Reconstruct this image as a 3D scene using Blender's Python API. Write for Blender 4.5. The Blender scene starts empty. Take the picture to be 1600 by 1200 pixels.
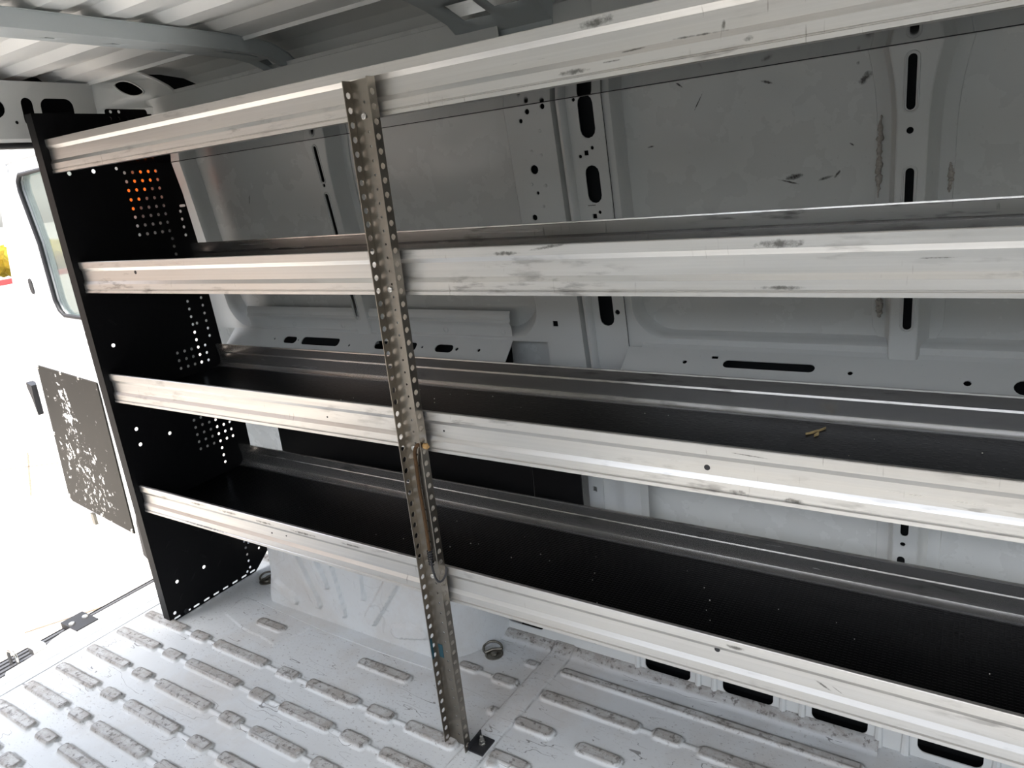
import bpy, bmesh, math, random
import numpy as np
from mathutils import Vector, Matrix
from mathutils.geometry import tessellate_polygon

random.seed(7)
S = bpy.context.scene
COL = S.collection
PI = math.pi

# ------------------------------------------------------------------ helpers
def tag(o, label=None, cat=None, group=None, kind=None):
    if label: o['label'] = label
    if cat: o['category'] = cat
    if group: o['group'] = group
    if kind: o['kind'] = kind
    return o

def empty(name, loc=(0, 0, 0)):
    o = bpy.data.objects.new(name, None)
    o.empty_display_size = 0.05
    o.location = loc
    COL.objects.link(o)
    return o

def obj(name, bm, mat, parent=None, smooth=None, recalc=True):
    if recalc:
        bmesh.ops.recalc_face_normals(bm, faces=bm.faces)
    me = bpy.data.meshes.new(name)
    bm.to_mesh(me)
    bm.free()
    if smooth is not None:
        for p in me.polygons: p.use_smooth = True
        try: me.set_sharp_from_angle(angle=math.radians(smooth))
        except Exception: pass
    mats = mat if isinstance(mat, (list, tuple)) else [mat]
    for m in mats: me.materials.append(m)
    o = bpy.data.objects.new(name, me)
    COL.objects.link(o)
    if parent is not None:
        o.parent = parent
        # parents sit unrotated at known places: keep world coordinates
        o.matrix_parent_inverse = Matrix.Translation(-world_loc(parent))
    return o

def world_loc(o):
    v = Vector((0, 0, 0))
    while o is not None:
        v += o.location
        if o.parent is not None:
            v += o.matrix_parent_inverse.translation
        o = o.parent
    return v

def box(bm, x0, x1, y0, y1, z0, z1, mi=0):
    vs = [bm.verts.new(p) for p in ((x0,y0,z0),(x1,y0,z0),(x1,y1,z0),(x0,y1,z0),(x0,y0,z1),(x1,y0,z1),(x1,y1,z1),(x0,y1,z1))]
    fs = []
    for f in ((0,3,2,1),(4,5,6,7),(0,1,5,4),(1,2,6,5),(2,3,7,6),(3,0,4,7)):
        fc = bm.faces.new([vs[i] for i in f]); fc.material_index = mi; fs.append(fc)
    return vs, fs

def bevel_all(bm, w, seg=2, angle=30):
    ed = [e for e in bm.edges if len(e.link_faces) == 2 and e.calc_face_angle(0) > math.radians(angle)]
    if ed: bmesh.ops.bevel(bm, geom=ed, offset=w, segments=seg, profile=.5, affect='EDGES')

def tube(bm, pts, r, n=8, closed=False):
    pts = [Vector(p) for p in pts]
    rings = []
    m = len(pts)
    ref = None
    for i, p in enumerate(pts):
        a = pts[(i-1) % m] if (closed or i > 0) else p
        b = pts[(i+1) % m] if (closed or i < m-1) else p
        t = (b-a).normalized()
        if ref is None:
            ref = t.orthogonal().normalized()
        u = (ref - t*ref.dot(t)).normalized()
        ref = u
        v = t.cross(u)
        rr = r[i] if isinstance(r, (list, tuple)) else r
        rings.append([bm.verts.new(p + u*rr*math.cos(2*PI*k/n) + v*rr*math.sin(2*PI*k/n)) for k in range(n)])
    rng = range(m) if closed else range(m-1)
    for i in rng:
        A, B = rings[i], rings[(i+1) % m]
        for k in range(n):
            bm.faces.new((A[k], A[(k+1) % n], B[(k+1) % n], B[k]))
    if not closed:
        bm.faces.new(rings[0][::-1]); bm.faces.new(rings[-1])

def lathe(bm, prof, M, n=20):
    rings = []
    for (r, h) in prof:
        rings.append([bm.verts.new(M @ Vector((r*math.cos(2*PI*k/n), r*math.sin(2*PI*k/n), h))) for k in range(n)])
    for A, B in zip(rings, rings[1:]):
        for k in range(n):
            bm.faces.new((A[k], A[(k+1) % n], B[(k+1) % n], B[k]))
    bm.faces.new(rings[0][::-1]); bm.faces.new(rings[-1])

def smooth_path(pts, n=8):
    """Catmull-Rom through the points"""
    P = [Vector(p) for p in pts]
    P = [P[0]*2-P[1]] + P + [P[-1]*2-P[-2]]
    out = []
    for i in range(1, len(P)-2):
        for k in range(n):
            t = k/n
            a, b, c, d = P[i-1], P[i], P[i+1], P[i+2]
            out.append(.5*((2*b)+(c-a)*t+(2*a-5*b+4*c-d)*t*t+(3*b-a-3*c+d)*t**3))
    out.append(P[-2])
    return out

def circ(u, v, r, n=10, ru=None):
    ru = ru or r
    return [(u+ru*math.cos(2*PI*k/n+.31), v+r*math.sin(2*PI*k/n+.31)) for k in range(n)]

def slot(u, v, du, dv, n=6):
    """stadium: half sizes du, dv; round ends on the longer axis"""
    out = []
    if du >= dv:
        c = du-dv
        for k in range(n+1): a = -PI/2+PI*k/n; out.append((u+c+dv*math.cos(a), v+dv*math.sin(a)))
        for k in range(n+1): a = PI/2+PI*k/n; out.append((u-c+dv*math.cos(a), v+dv*math.sin(a)))
    else:
        c = dv-du
        for k in range(n+1): a = PI*k/n; out.append((u+du*math.cos(a), v+c+du*math.sin(a)))
        for k in range(n+1): a = PI+PI*k/n; out.append((u+du*math.cos(a), v-c+du*math.sin(a)))
    return out

def rrect(u0, u1, v0, v1, r, n=5):
    out = []
    for cu, cv, a0 in ((u1-r, v0+r, -PI/2), (u1-r, v1-r, 0), (u0+r, v1-r, PI/2), (u0+r, v0+r, PI)):
        for k in range(n+1):
            a = a0+PI/2*k/n
            out.append((cu+r*math.cos(a), cv+r*math.sin(a)))
    return out

def rect(u0, u1, v0, v1):
    return [(u0, v0), (u1, v0), (u1, v1), (u0, v1)]

def sheet(bm, outer, holes, fn, t, mi=0):
    """plate with real holes; fn(u, v, w) -> xyz with w through the thickness"""
    loops = [outer] + list(holes)
    flat = [p for l in loops for p in l]
    tris = tessellate_polygon([[Vector((p[0], p[1], 0)) for p in l] for l in loops])
    a = [bm.verts.new(fn(u, v, 0.)) for u, v in flat]
    b = [bm.verts.new(fn(u, v, t)) for u, v in flat]
    for tr in tris:
        try:
            f = bm.faces.new([a[i] for i in tr]); f.material_index = mi
            f = bm.faces.new([b[i] for i in reversed(tr)]); f.material_index = mi
        except ValueError:
            pass
    k = 0
    for l in loops:
        n = len(l)
        for i in range(n):
            j = (i+1) % n
            f = bm.faces.new((a[k+i], a[k+j], b[k+j], b[k+i])); f.material_index = mi
        k += n

def extrude_x(bm, prof, x0, x1, closed=True, mi=0, segs=1):
    """prof: (y,z) loop extruded along X"""
    rings = []
    for s in range(segs+1):
        x = x0+(x1-x0)*s/segs
        rings.append([bm.verts.new((x, y, z)) for y, z in prof])
    n = len(prof)
    for A, B in zip(rings, rings[1:]):
        for i in range(n if closed else n-1):
            j = (i+1) % n
            f = bm.faces.new((A[i], A[j], B[j], B[i])); f.material_index = mi
    if closed:
        for R_, rev in ((rings[0], True), (rings[-1], False)):
            tr = tessellate_polygon([[Vector((p[0], p[1], 0)) for p in prof]])
            for t_ in tr:
                try: bm.faces.new([R_[i] for i in t_]).material_index = mi
                except ValueError: pass

def ribbon(path, th):
    """closed profile from an open (y,z) path given a thickness (to the left of travel)"""
    P = [Vector(p) for p in path]
    off = []
    for i, p in enumerate(P):
        a = P[max(0, i-1)]; b = P[min(len(P)-1, i+1)]
        t = (b-a).normalized()
        n = Vector((-t.y, t.x))
        off.append(p+n*th)
    return [tuple(p) for p in P]+[tuple(p) for p in reversed(off)]

# ------------------------------------------------------------------ materials
def newmat(name):
    m = bpy.data.materials.new(name); m.use_nodes = True
    nt = m.node_tree
    b = nt.nodes['Principled BSDF']
    return m, nt, b

def N(nt, typ, **kw):
    n = nt.nodes.new(typ)
    for k, v in kw.items():
        if k in n.inputs: n.inputs[k].default_value = v
        else: setattr(n, k, v)
    return n

def L(nt, a, b): nt.links.new(a, b)

def mapping(nt, scale=(1, 1, 1), loc=(0, 0, 0), rot=(0, 0, 0)):
    g = nt.nodes.new('ShaderNodeNewGeometry')
    m = nt.nodes.new('ShaderNodeMapping')
    m.inputs['Scale'].default_value = scale
    m.inputs['Location'].default_value = loc
    m.inputs['Rotation'].default_value = rot
    L(nt, g.outputs['Position'], m.inputs['Vector'])
    return m.outputs['Vector']

def noise(nt, vec, scale, detail=4, rough=.55, dist=0.):
    n = N(nt, 'ShaderNodeTexNoise', Scale=scale, Detail=detail, Roughness=rough, Distortion=dist)
    L(nt, vec, n.inputs['Vector'])
    return n.outputs['Fac']

def ramp(nt, fac, stops):
    r = nt.nodes.new('ShaderNodeValToRGB')
    el = r.color_ramp.elements
    while len(el) > 1: el.remove(el[-1])
    for i, (p, c) in enumerate(stops):
        e = el[0] if i == 0 else el.new(p)
        e.position = p
        e.color = (c, c, c, 1) if not isinstance(c, (tuple, list)) else tuple(c)+(1,)
    L(nt, fac, r.inputs['Fac'])
    return r.outputs['Color']

def mth(nt, op, a, b=None, clamp=False):
    n = nt.nodes.new('ShaderNodeMath'); n.operation = op; n.use_clamp = clamp
    for i, v in enumerate((a, b)):
        if v is None: continue
        if isinstance(v, (int, float)): n.inputs[i].default_value = v
        else: L(nt, v, n.inputs[i])
    return n.outputs[0]

def mixc(nt, fac, a, b):
    n = nt.nodes.new('ShaderNodeMix'); n.data_type = 'RGBA'
    for s, v in ((n.inputs[0], fac), (n.inputs[6], a), (n.inputs[7], b)):
        if isinstance(v, (int, float)): s.default_value = v
        elif isinstance(v, (tuple, list)): s.default_value = tuple(v)+(1,) if len(v) == 3 else v
        else: L(nt, v, s)
    return n.outputs[2]

def bump(nt, b, h, strength=.2, dist=.002):
    n = N(nt, 'ShaderNodeBump', Strength=strength, Distance=dist)
    L(nt, h, n.inputs['Height'])
    L(nt, n.outputs['Normal'], b.inputs['Normal'])

def hairlines(nt, scale, rot=(0, 0, 0), stretch=(1, 1, 1), width=.006, maskscale=4, thr=.58, loc=(0, 0, 0)):
    v = mapping(nt, stretch, loc, rot)
    n1 = noise(nt, v, scale, 2, .45, .15)
    d = mth(nt, 'ABSOLUTE', mth(nt, 'SUBTRACT', n1, .5))
    line = mth(nt, 'LESS_THAN', d, width)
    m = noise(nt, mapping(nt, (1, 1, 1), (3.1, 1.7, .3)), maskscale, 5, .65)
    msk = mth(nt, 'GREATER_THAN', m, thr)
    return mth(nt, 'MULTIPLY', line, msk)

def spots(nt, marks, axes='xz'):
    """marks: (a, b, ra, rb, slant) -> union mask with ragged edges, in world coordinates"""
    g = nt.nodes.new('ShaderNodeNewGeometry')
    sp = nt.nodes.new('ShaderNodeSeparateXYZ'); L(nt, g.outputs['Position'], sp.inputs[0])
    o = {'x': sp.outputs[0], 'y': sp.outputs[1], 'z': sp.outputs[2]}
    rag = noise(nt, mapping(nt), 90, 4, .7)
    tot = None
    for (a, b, ra, rb, sl) in marks:
        da = mth(nt, 'SUBTRACT', o[axes[0]], a)
        db = mth(nt, 'SUBTRACT', mth(nt, 'SUBTRACT', o[axes[1]], b), mth(nt, 'MULTIPLY', da, sl))
        q = mth(nt, 'ADD', mth(nt, 'POWER', mth(nt, 'ABSOLUTE', mth(nt, 'DIVIDE', da, ra)), 2.), mth(nt, 'POWER', mth(nt, 'ABSOLUTE', mth(nt, 'DIVIDE', db, rb)), 2.))
        q = mth(nt, 'ADD', q, mth(nt, 'MULTIPLY', mth(nt, 'SUBTRACT', rag, .35), 3.2))
        k = mth(nt, 'SUBTRACT', 1.4, q, clamp=True)
        tot = k if tot is None else mth(nt, 'MAXIMUM', tot, k)
    return tot

PAINT = (.56, .575, .565)
def mat_paint(name, col=PAINT, dirt=.10, rough=.42, scr=0., marks=None, markcol=(.05, .045, .04), tops=False):
    m, nt, b = newmat(name)
    big = noise(nt, mapping(nt), 3.2, 6, .62)
    c = mixc(nt, ramp(nt, big, [(.42, 0), (.75, dirt)]), col, (.30, .27, .23))
    fine = noise(nt, mapping(nt), 120, 3, .6)
    c = mixc(nt, ramp(nt, fine, [(.68, 0), (.72, min(1., dirt*2.2))]), c, (.14, .13, .12))
    if scr > 0:
        h1 = hairlines(nt, 5, (0, 0, .5), (1, 5, 1), .0035, 5, .55)
        h2 = hairlines(nt, 4, (0, 0, -.9), (1, 6, 1), .003, 7, .57, (5, 2, 1))
        h = mth(nt, 'MAXIMUM', h1, h2)
        c = mixc(nt, mth(nt, 'MULTIPLY', h, scr), c, (.10, .095, .09))
        sp = noise(nt, mapping(nt, (1, 1.6, 1), (2, 7, 1)), 85, 6, .72)
        msk = ramp(nt, noise(nt, mapping(nt, (1, 1, 1), (9, 4, 1)), 4.5, 4, .6), [(.40, 0), (.56, 1)])
        c = mixc(nt, mth(nt, 'MULTIPLY', mth(nt, 'MULTIPLY', ramp(nt, sp, [(.585, 0), (.63, .85)]), msk), scr), c, (.13, .115, .10))
        br = ramp(nt, noise(nt, mapping(nt, (1, 1, 1), (1, 3, 8)), 2.6, 7, .66), [(.48, 0), (.74, .62)])
        c = mixc(nt, br, c, (.40, .345, .285))
    if tops:
        g = nt.nodes.new('ShaderNodeNewGeometry')
        s = nt.nodes.new('ShaderNodeSeparateXYZ'); L(nt, g.outputs['Position'], s.inputs[0])
        up = ramp(nt, s.outputs[2], [(.0062, 0), (.0080, 1)])
        wn = noise(nt, mapping(nt, (1, 1.5, 1), (4, 4, 4)), 20, 6, .7)
        c = mixc(nt, mth(nt, 'MULTIPLY', up, ramp(nt, wn, [(.36, .35), (.60, .9)])), c, (.27, .25, .225))
        fk = noise(nt, mapping(nt, (1, 1, 1), (8, 2, 4)), 70, 5, .7)
        c = mixc(nt, mth(nt, 'MULTIPLY', up, ramp(nt, fk, [(.54, 0), (.62, .8)])), c, (.09, .08, .07))
        wa = nt.nodes.new('ShaderNodeAttribute'); wa.attribute_name = 'wear_shade'
        c = mixc(nt, mth(nt, 'MULTIPLY', wa.outputs['Fac'], ramp(nt, noise(nt, mapping(nt), 26, 4, .7), [(.34, .15), (.56, .9)])), c, (.10, .09, .08))  # edge dirt with painted shade mixed in
    if marks:
        c = mixc(nt, spots(nt, marks), c, markcol)
    L(nt, c, b.inputs['Base Color'])
    rr = ramp(nt, noise(nt, mapping(nt, (1, 1, 1), (2, 2, 2)), 9, 5, .6), [(.3, rough-.06), (.7, rough+.12)])
    L(nt, rr, b.inputs['Roughness'])
    b.inputs['Specular IOR Level'].default_value = .45
    bump(nt, b, noise(nt, mapping(nt), 160, 2, .5), .05, .001)
    return m

def mat_alu(name, base=(.60, .592, .572), rough=.34, smudge=.5, ticks=True, streak=.35, marks=None, dark=(.16, .15, .14)):
    m, nt, b = newmat(name)
    st = noise(nt, mapping(nt, (1.2, 60, 260)), 1.0, 6, .65)
    c = mixc(nt, ramp(nt, st, [(.3, 0), (.7, streak)]), base, tuple(x*.72 for x in base))
    wid = noise(nt, mapping(nt, (1.3, 3, 9)), 2.0, 5, .6)
    c = mixc(nt, ramp(nt, wid, [(.45, 0), (.75, .4)]), c, (.60, .56, .50))
    # scuffs: short dark streaks along the rail, in patches
    sm = noise(nt, mapping(nt, (14, 30, 70), (2, 1, 5)), 1.0, 4, .6)
    pm = noise(nt, mapping(nt, (2.4, 2, 10), (7, 1, 2)), 1.0, 4, .6)
    k = mth(nt, 'MULTIPLY', ramp(nt, sm, [(.52, 0), (.64, 1)]), ramp(nt, pm, [(.50, 0), (.62, 1)]))
    c = mixc(nt, mth(nt, 'MULTIPLY', k, smudge), c, dark)
    if ticks:
        tk = noise(nt, mapping(nt, (150, 5, 16), (1, 9, 3)), 1.0, 2, .5)
        tp = noise(nt, mapping(nt, (3.5, 2, 14), (3, 3, 3)), 1.0, 3, .5)
        k2 = mth(nt, 'MULTIPLY', ramp(nt, tk, [(.66, 0), (.72, .6)]), ramp(nt, tp, [(.54, 0), (.62, 1)]))
        c = mixc(nt, k2, c, (.22, .20, .18))
    mask = None
    if marks:
        mask = spots(nt, marks)
        c = mixc(nt, mth(nt, 'MULTIPLY', mask, .85), c, (.10, .095, .085))
    L(nt, c, b.inputs['Base Color'])
    b.inputs['Metallic'].default_value = .92
    rr = ramp(nt, noise(nt, mapping(nt, (1.5, 30, 90), (5, 5, 5)), 1.0, 5, .65), [(.3, rough-.07*streak/.35), (.7, rough+.12*streak/.35)])
    L(nt, rr, b.inputs['Roughness'])
    bump(nt, b, st, .07*streak, .001)
    return m

def mat_plain(name, col, rough=.5, metal=0., spec=.5, nz=0., nscale=40, bmp=0.):
    m, nt, b = newmat(name)
    n = noise(nt, mapping(nt), nscale, 5, .6)
    c = mixc(nt, ramp(nt, n, [(.35, 0), (.7, nz)]), col, tuple(min(1, x*.45+.01) for x in col))
    L(nt, c, b.inputs['Base Color'])
    b.inputs['Roughness'].default_value = rough
    b.inputs['Metallic'].default_value = metal
    b.inputs['Specular IOR Level'].default_value = spec
    if bmp: bump(nt, b, noise(nt, mapping(nt), nscale*4, 3, .6), bmp, .001)
    return m

def mat_mat(name):
    """ribbed black rubber matting with a small hexagonal grain and a little dust"""
    m, nt, b = newmat(name)
    v = N(nt, 'ShaderNodeTexVoronoi', Scale=115., Randomness=.12); v.feature = 'DISTANCE_TO_EDGE'
    L(nt, mapping(nt, (1, 1.15, 1)), v.inputs['Vector'])
    hx = ramp(nt, v.outputs['Distance'], [(.04, 0), (.22, 1)])
    d = noise(nt, mapping(nt), 5, 6, .65)
    c = mixc(nt, ramp(nt, d, [(.5, 0), (.8, .5)]), (.0026, .0027, .003), (.011, .0102, .0095))
    sp = noise(nt, mapping(nt), 210, 2, .5)
    c = mixc(nt, ramp(nt, sp, [(.80, 0), (.83, .8)]), c, (.45, .43, .38))
    L(nt, c, b.inputs['Base Color'])
    b.inputs['Roughness'].default_value = .36
    b.inputs['Specular IOR Level'].default_value = .035
    bump(nt, b, hx, .55, .0012)
    return m

M = {}
M['paint'] = mat_paint('van_paint', dirt=.06)
M['skin'] = mat_paint('skin_paint', dirt=.045, rough=.24, marks=[(1.800, 1.219, .016, .006, .1), (1.921, 1.377, .012, .009, .6), (1.858, 1.2125, .016, .0035, .25), (1.79, 1.21, .02, .0022, -.3), (1.876, 1.217, .006, .004, 1.), (1.9, 1.268, .004, .002, -.6), (1.93, 1.40, .003, .003, 0), (1.624, 1.375, .012, .0025, 1.6), (1.589, 1.411, .007, .0025, -.7), (1.755, 1.393, .012, .003, -.3), (1.518, 1.302, .009, .002, .1), (1.908, 1.402, .004, .004, 0), (.215, 1.28, .01, .004, 2)])
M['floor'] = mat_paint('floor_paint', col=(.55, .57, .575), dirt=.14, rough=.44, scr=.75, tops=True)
M['arch'] = mat_paint('arch_paint', col=(.57, .59, .595), dirt=.10, scr=.14)
M['roof'] = mat_paint('roof_paint', col=(.78, .785, .77), dirt=.04, rough=.34)
M['bow'] = mat_paint('bow_paint', col=(.46, .50, .51), dirt=.05, rough=.36)
M['rail'] = mat_alu('rail_aluminium', smudge=.6, marks=[(1.618, 1.4765, .030, .0075, .05), (1.575, 1.416, .026, .0045, 0), (1.765, 1.434, .042, .0016, -.02), (1.672, 1.431, .022, .0016, .03), (1.80, 1.441, .003, .008, .3), (1.638, 1.421, .016, .0014, .0), (1.834, 1.418, .008, .004, 0), (1.875, 1.1505, .038, .0065, 0), (1.878, 1.089, .034, .0035, 0), (2.064, 1.126, .022, .001, 0), (1.511, 1.158, .045, .003, .12), (1.42, 1.149, .03, .004, 0), (1.813, .762, .017, .0050, 0), (1.897, .762, .020, .0045, 0), (1.83, .8275, .03, .0012, -.05), (1.945, .439, .012, .0025, -.5), (1.967, .437, .009, .0012, -.6), (1.807, .470, .018, .0045, 0), (.29, .472, .045, .0035, 0), (.43, .471, .05, .004, 0), (.58, .469, .04, .0035, 0), (.73, .468, .05, .004, 0), (.90, .47, .04, .003, 0), (.30, .402, .12, .003, 0)])
M['backrail'] = mat_alu('back_rail_aluminium', base=(.66, .65, .63), rough=.25, smudge=.75, streak=.08)
M['pan'] = mat_plain('pan_aluminium', (.15, .149, .145), .08, 1., .5, .15, 6)
M['post'] = mat_plain('galvanised_post', (.27, .245, .21), .31, .95, .5, .4, 26)
M['black'] = mat_plain('black_powder_coat', (.002, .002, .0026), .45, 0., .16, .2, 60, .05)
M['liner'] = mat_plain('black_liner', (.004, .004, .0045), .5, 0., .25, .2, 40)
M['mat'] = mat_mat('black_shelf_mat')
M['rubber'] = mat_plain('dark_rubber', (.018, .018, .02), .55, 0., .4, .3, 60)
M['steel'] = mat_plain('bright_steel', (.62, .61, .58), .28, 1., .5, .3, 50)
M['oldsteel'] = mat_plain('greasy_steel', (.24, .225, .19), .34, .9, .5, .6, 70)
M['cavity_shade'] = mat_plain('cavity_shade_dark', (.0045, .0055, .0065), .7, 0., .2, .2, 10)  # near-black stand-in for the shade inside hollows
M['sealant'] = mat_plain('beige_sealant', (.46, .43, .39), .8, 0., .2, .6, 260, .6)
M['doorpaint'] = mat_paint('door_paint', col=(.72, .735, .745), dirt=.02, rough=.3)
M['plasticstep'] = mat_plain('step_plastic', (.075, .075, .08), .5, 0., .4, .3, 30)
M['amber'] = mat_plain('amber_lens', (.95, .22, .02), .3)
_b = M['amber'].node_tree.nodes['Principled BSDF']
_b.inputs['Emission Color'].default_value = (1., .17, .012, 1); _b.inputs['Emission Strength'].default_value = .55
M['orange'] = mat_plain('bungee_braid', (.085, .045, .018), .8, 0., .2, .9, 420)
M['orange_end'] = mat_plain('bungee_end', (.42, .25, .09), .6, 0., .4, .6, 200)
M['teal'] = mat_plain('teal_tape', (.012, .055, .075), .45)
M['chip'] = mat_plain('wood_chip', (.50, .38, .18), .8)
M['crumb'] = mat_plain('white_crumb', (.70, .68, .62), .8)
M['foliage'] = mat_plain('sunlit_foliage', (.42, .33, .03), .7, 0., .2, .7, 8)
M['redkerb'] = mat_plain('red_kerb', (.50, .05, .05), .6)
M['plastic_bag'] = mat_plain('crumpled_white', (.72, .72, .70), .5)

def _kick():
    m, nt, b = newmat('scratched_kick_panel')
    base = (.0125, .0112, .0085)
    big = noise(nt, mapping(nt, (1, 1, 1)), 3, 4, .5)
    c = mixc(nt, ramp(nt, big, [(.35, 0), (.7, 1)]), base, (.0185, .0163, .0125))
    dens = spots(nt, [(-1.02, .53, .10, .15, -.0)])
    g = nt.nodes.new('ShaderNodeNewGeometry'); sp = nt.nodes.new('ShaderNodeSeparateXYZ'); L(nt, g.outputs['Position'], sp.inputs[0])
    def gauss(cx, cz, rx, rz):
        q = mth(nt, 'ADD', mth(nt, 'POWER', mth(nt, 'ABSOLUTE', mth(nt, 'DIVIDE', mth(nt, 'SUBTRACT', sp.outputs[0], cx), rx)), 2.), mth(nt, 'POWER', mth(nt, 'ABSOLUTE', mth(nt, 'DIVIDE', mth(nt, 'SUBTRACT', sp.outputs[2], cz), rz)), 2.))
        return mth(nt, 'SUBTRACT', 1., q, clamp=True)
    d = mth(nt, 'MAXIMUM', gauss(-1.155, .49, .10, .17), mth(nt, 'MULTIPLY', gauss(-1.14, .18, .30, .28), .62))
    n1 = noise(nt, mapping(nt, (1, 1, 1)), 34, 6, .72)
    k = mth(nt, 'GREATER_THAN', mth(nt, 'ADD', n1, mth(nt, 'MULTIPLY', d, .17)), .665)
    c = mixc(nt, k, c, (.70, .70, .68))
    L(nt, c, b.inputs['Base Color'])
    b.inputs['Roughness'].default_value = .5
    b.inputs['Specular IOR Level'].default_value = .2
    return m
M['kick'] = _kick()

def _glass():
    m, nt, b = newmat('tinted_glass')
    b.inputs['Base Color'].default_value = (.34, .39, .37, 1)
    b.inputs['Roughness'].default_value = .02
    b.inputs['Transmission Weight'].default_value = .75
    b.inputs['IOR'].default_value = 1.45
    return m
M['glass'] = _glass()

def _concrete():
    m, nt, b = newmat('sunlit_concrete')
    n = noise(nt, mapping(nt), 1.3, 7, .65)
    c = mixc(nt, ramp(nt, n, [(.35, 0), (.7, 1)]), (.52, .48, .42), (.40, .36, .31))
    fine = noise(nt, mapping(nt), 30, 5, .7)
    c = mixc(nt, ramp(nt, fine, [(.62, 0), (.7, .5)]), c, (.30, .26, .22))
    L(nt, c, b.inputs['Base Color'])
    b.inputs['Roughness'].default_value = .9
    return m
M['concrete'] = _concrete()
M['blocker_grey'] = mat_plain('blocker_grey_matte', (.27, .275, .26), .9, 0., .2, .15, 6)
M['blocker_warm'] = mat_plain('blocker_warm_matte', (.42, .33, .27), .9, 0., .2, .15, 3)
M['joint'] = mat_plain('concrete_joint', (.22, .17, .12), .9, 0., .2, .6, 30)

# ------------------------------------------------------------------ wall planes
LEAN = -.13
def yin(z): return .455 + LEAN*(z-.83)
def ysk(z): return yin(z)+.045
def wallmap(off=0.):
    return lambda u, v, w: (u, yin(v)+off+w, v)

# ------------------------------------------------------------------ camera
cam_d = bpy.data.cameras.new('camera')
cam = bpy.data.objects.new('camera', cam_d)
COL.objects.link(cam)
cam_d.sensor_width = 36.; cam_d.lens = 1117.08*36/1600
cam_d.clip_start = .02; cam_d.clip_end = 2000
Rt = Vector((.84178896, .53039888, -.10034126)); Up = Vector((-.07109837, .29320465, .95340236)); Fw = Vector((-.53510407, .79542948, -.28452694))
mw = Matrix.Identity(4)
for i in range(3):
    mw[i][0] = Rt[i]; mw[i][1] = Up[i]; mw[i][2] = -Fw[i]
mw[0][3], mw[1][3], mw[2][3] = 2.1056, -1.04, 1.28399
cam.matrix_world = mw
S.camera = cam

# ------------------------------------------------------------------ FLOOR
YR = [-.0185, -.1135, -.2095, -.3015, -.3895, -.4735, -.5615, -.65, -.74, -.83, -.92]
XS = [(-.126, .086), (.125, .201), (.239, .475), (.528, .602), (.648, .835), (.872, .955), (1.000, 1.152)]
pads = []      # x0, x1, y, half width, height
links = []
for j, y in enumerate(YR):
    for i, (a, b) in enumerate(XS):
        pads.append((a, b, y, .0165 if i % 2 == 0 else .0175, .0115))
    links.append((XS[0][1]-.01, XS[-1][0]+.01, y))
pads += [(.714, .899, .112, .016, .0085), (.27, .386, .118, .016, .0085), (.985, 1.052, .225, .015, .0085), (1.098, 1.170, .222, .016, .0085),
         (1.239, 1.342, .112, .0165, .010), (1.408, 1.519, .104, .0165, .010), (1.60, 1.72, .104, .0165, .010), (1.79, 1.92, .104, .0165, .010),
         (1.250, 1.516, .219, .0165, .009), (1.549, 1.619, .2215, .0165, .009), (1.659, 1.90, .216, .0165, .009), (1.94, 2.01, .216, .0165, .009), (2.05, 2.3, .216, .0165, .009),
         (1.255, 1.98, .317, .013, .009), (1.148, 1.186, .31, .012, .006)]
links += [(1.0, 1.12, .224), (1.50, 2.10, .2195)]
for j in range(0, 9):
    y = .104-.105*(j+1)
    for a, b in ((1.24, 1.34), (1.41, 1.66), (1.70, 1.78), (1.82, 2.05)):
        pads.append((a, b, y, .0165, .009))
bumps = [(1.166, .1175, .014, .010), (1.258, -.023, .016, .010)]
GX0, GX1, GY0, GY1, ST = -.15, 2.00, -.62, .405, .0032
nx = int((GX1-GX0)/ST)+1; ny = int((GY1-GY0)/ST)+1
gx = np.linspace(GX0, GX1, nx); gy = np.linspace(GY0, GY1, ny)
XX, YY = np.meshgrid(gx, gy, indexing='ij')
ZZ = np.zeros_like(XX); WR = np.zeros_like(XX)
def sstep(e0, e1, x):
    t = np.clip((x-e0)/(e1-e0), 0, 1); return t*t*(3-2*t)
for (a, b, y, hw, h) in pads:
    r = min(hw*.75, .012)
    cx = (a+b)/2; lx = (b-a)/2
    dx = np.abs(XX-cx)-(lx-r); dy = np.abs(YY-y)-(hw-r)
    d = np.minimum(np.maximum(dx, dy), 0)+np.sqrt(np.maximum(dx, 0)**2+np.maximum(dy, 0)**2)-r
    ZZ = np.maximum(ZZ, h*sstep(.0030, -.0036, d))
    WR = np.maximum(WR, np.maximum(np.exp(-((d+.0052)/.0016)**2), .85*np.exp(-((d-.0042)/.0018)**2)*((YY > y)*.9+.1)))  # dirt rim plus a painted shade line along each pad's far edge
for (a, b, y) in links:
    dx = np.abs(XX-(a+b)/2)-(b-a)/2; dy = np.abs(YY-y)-.0045
    d = np.maximum(dx, dy)
    ZZ = np.maximum(ZZ, .0048*sstep(.004, -.003, d))
for (a, y, r, h) in bumps:
    d = np.hypot(XX-a, YY-y)-r
    ZZ = np.maximum(ZZ, h*sstep(.004, -.007, d))
# cross seam: an overlapped strip running to the wall
sx = 1.166+.05*(YY+.08)
strip = sstep(0., .003, XX-sx)*sstep(.062, .058, XX-sx)
ZZ = np.maximum(ZZ, .0034*strip)
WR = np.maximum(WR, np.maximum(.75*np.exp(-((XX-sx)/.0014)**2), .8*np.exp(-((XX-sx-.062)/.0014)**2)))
ZZ = np.where((np.abs(XX-sx-.012) < .004), np.maximum(ZZ, .004), ZZ)
# floor turns up gently at the side wall
ZZ = ZZ+.018*sstep(.365, .405, YY)
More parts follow.
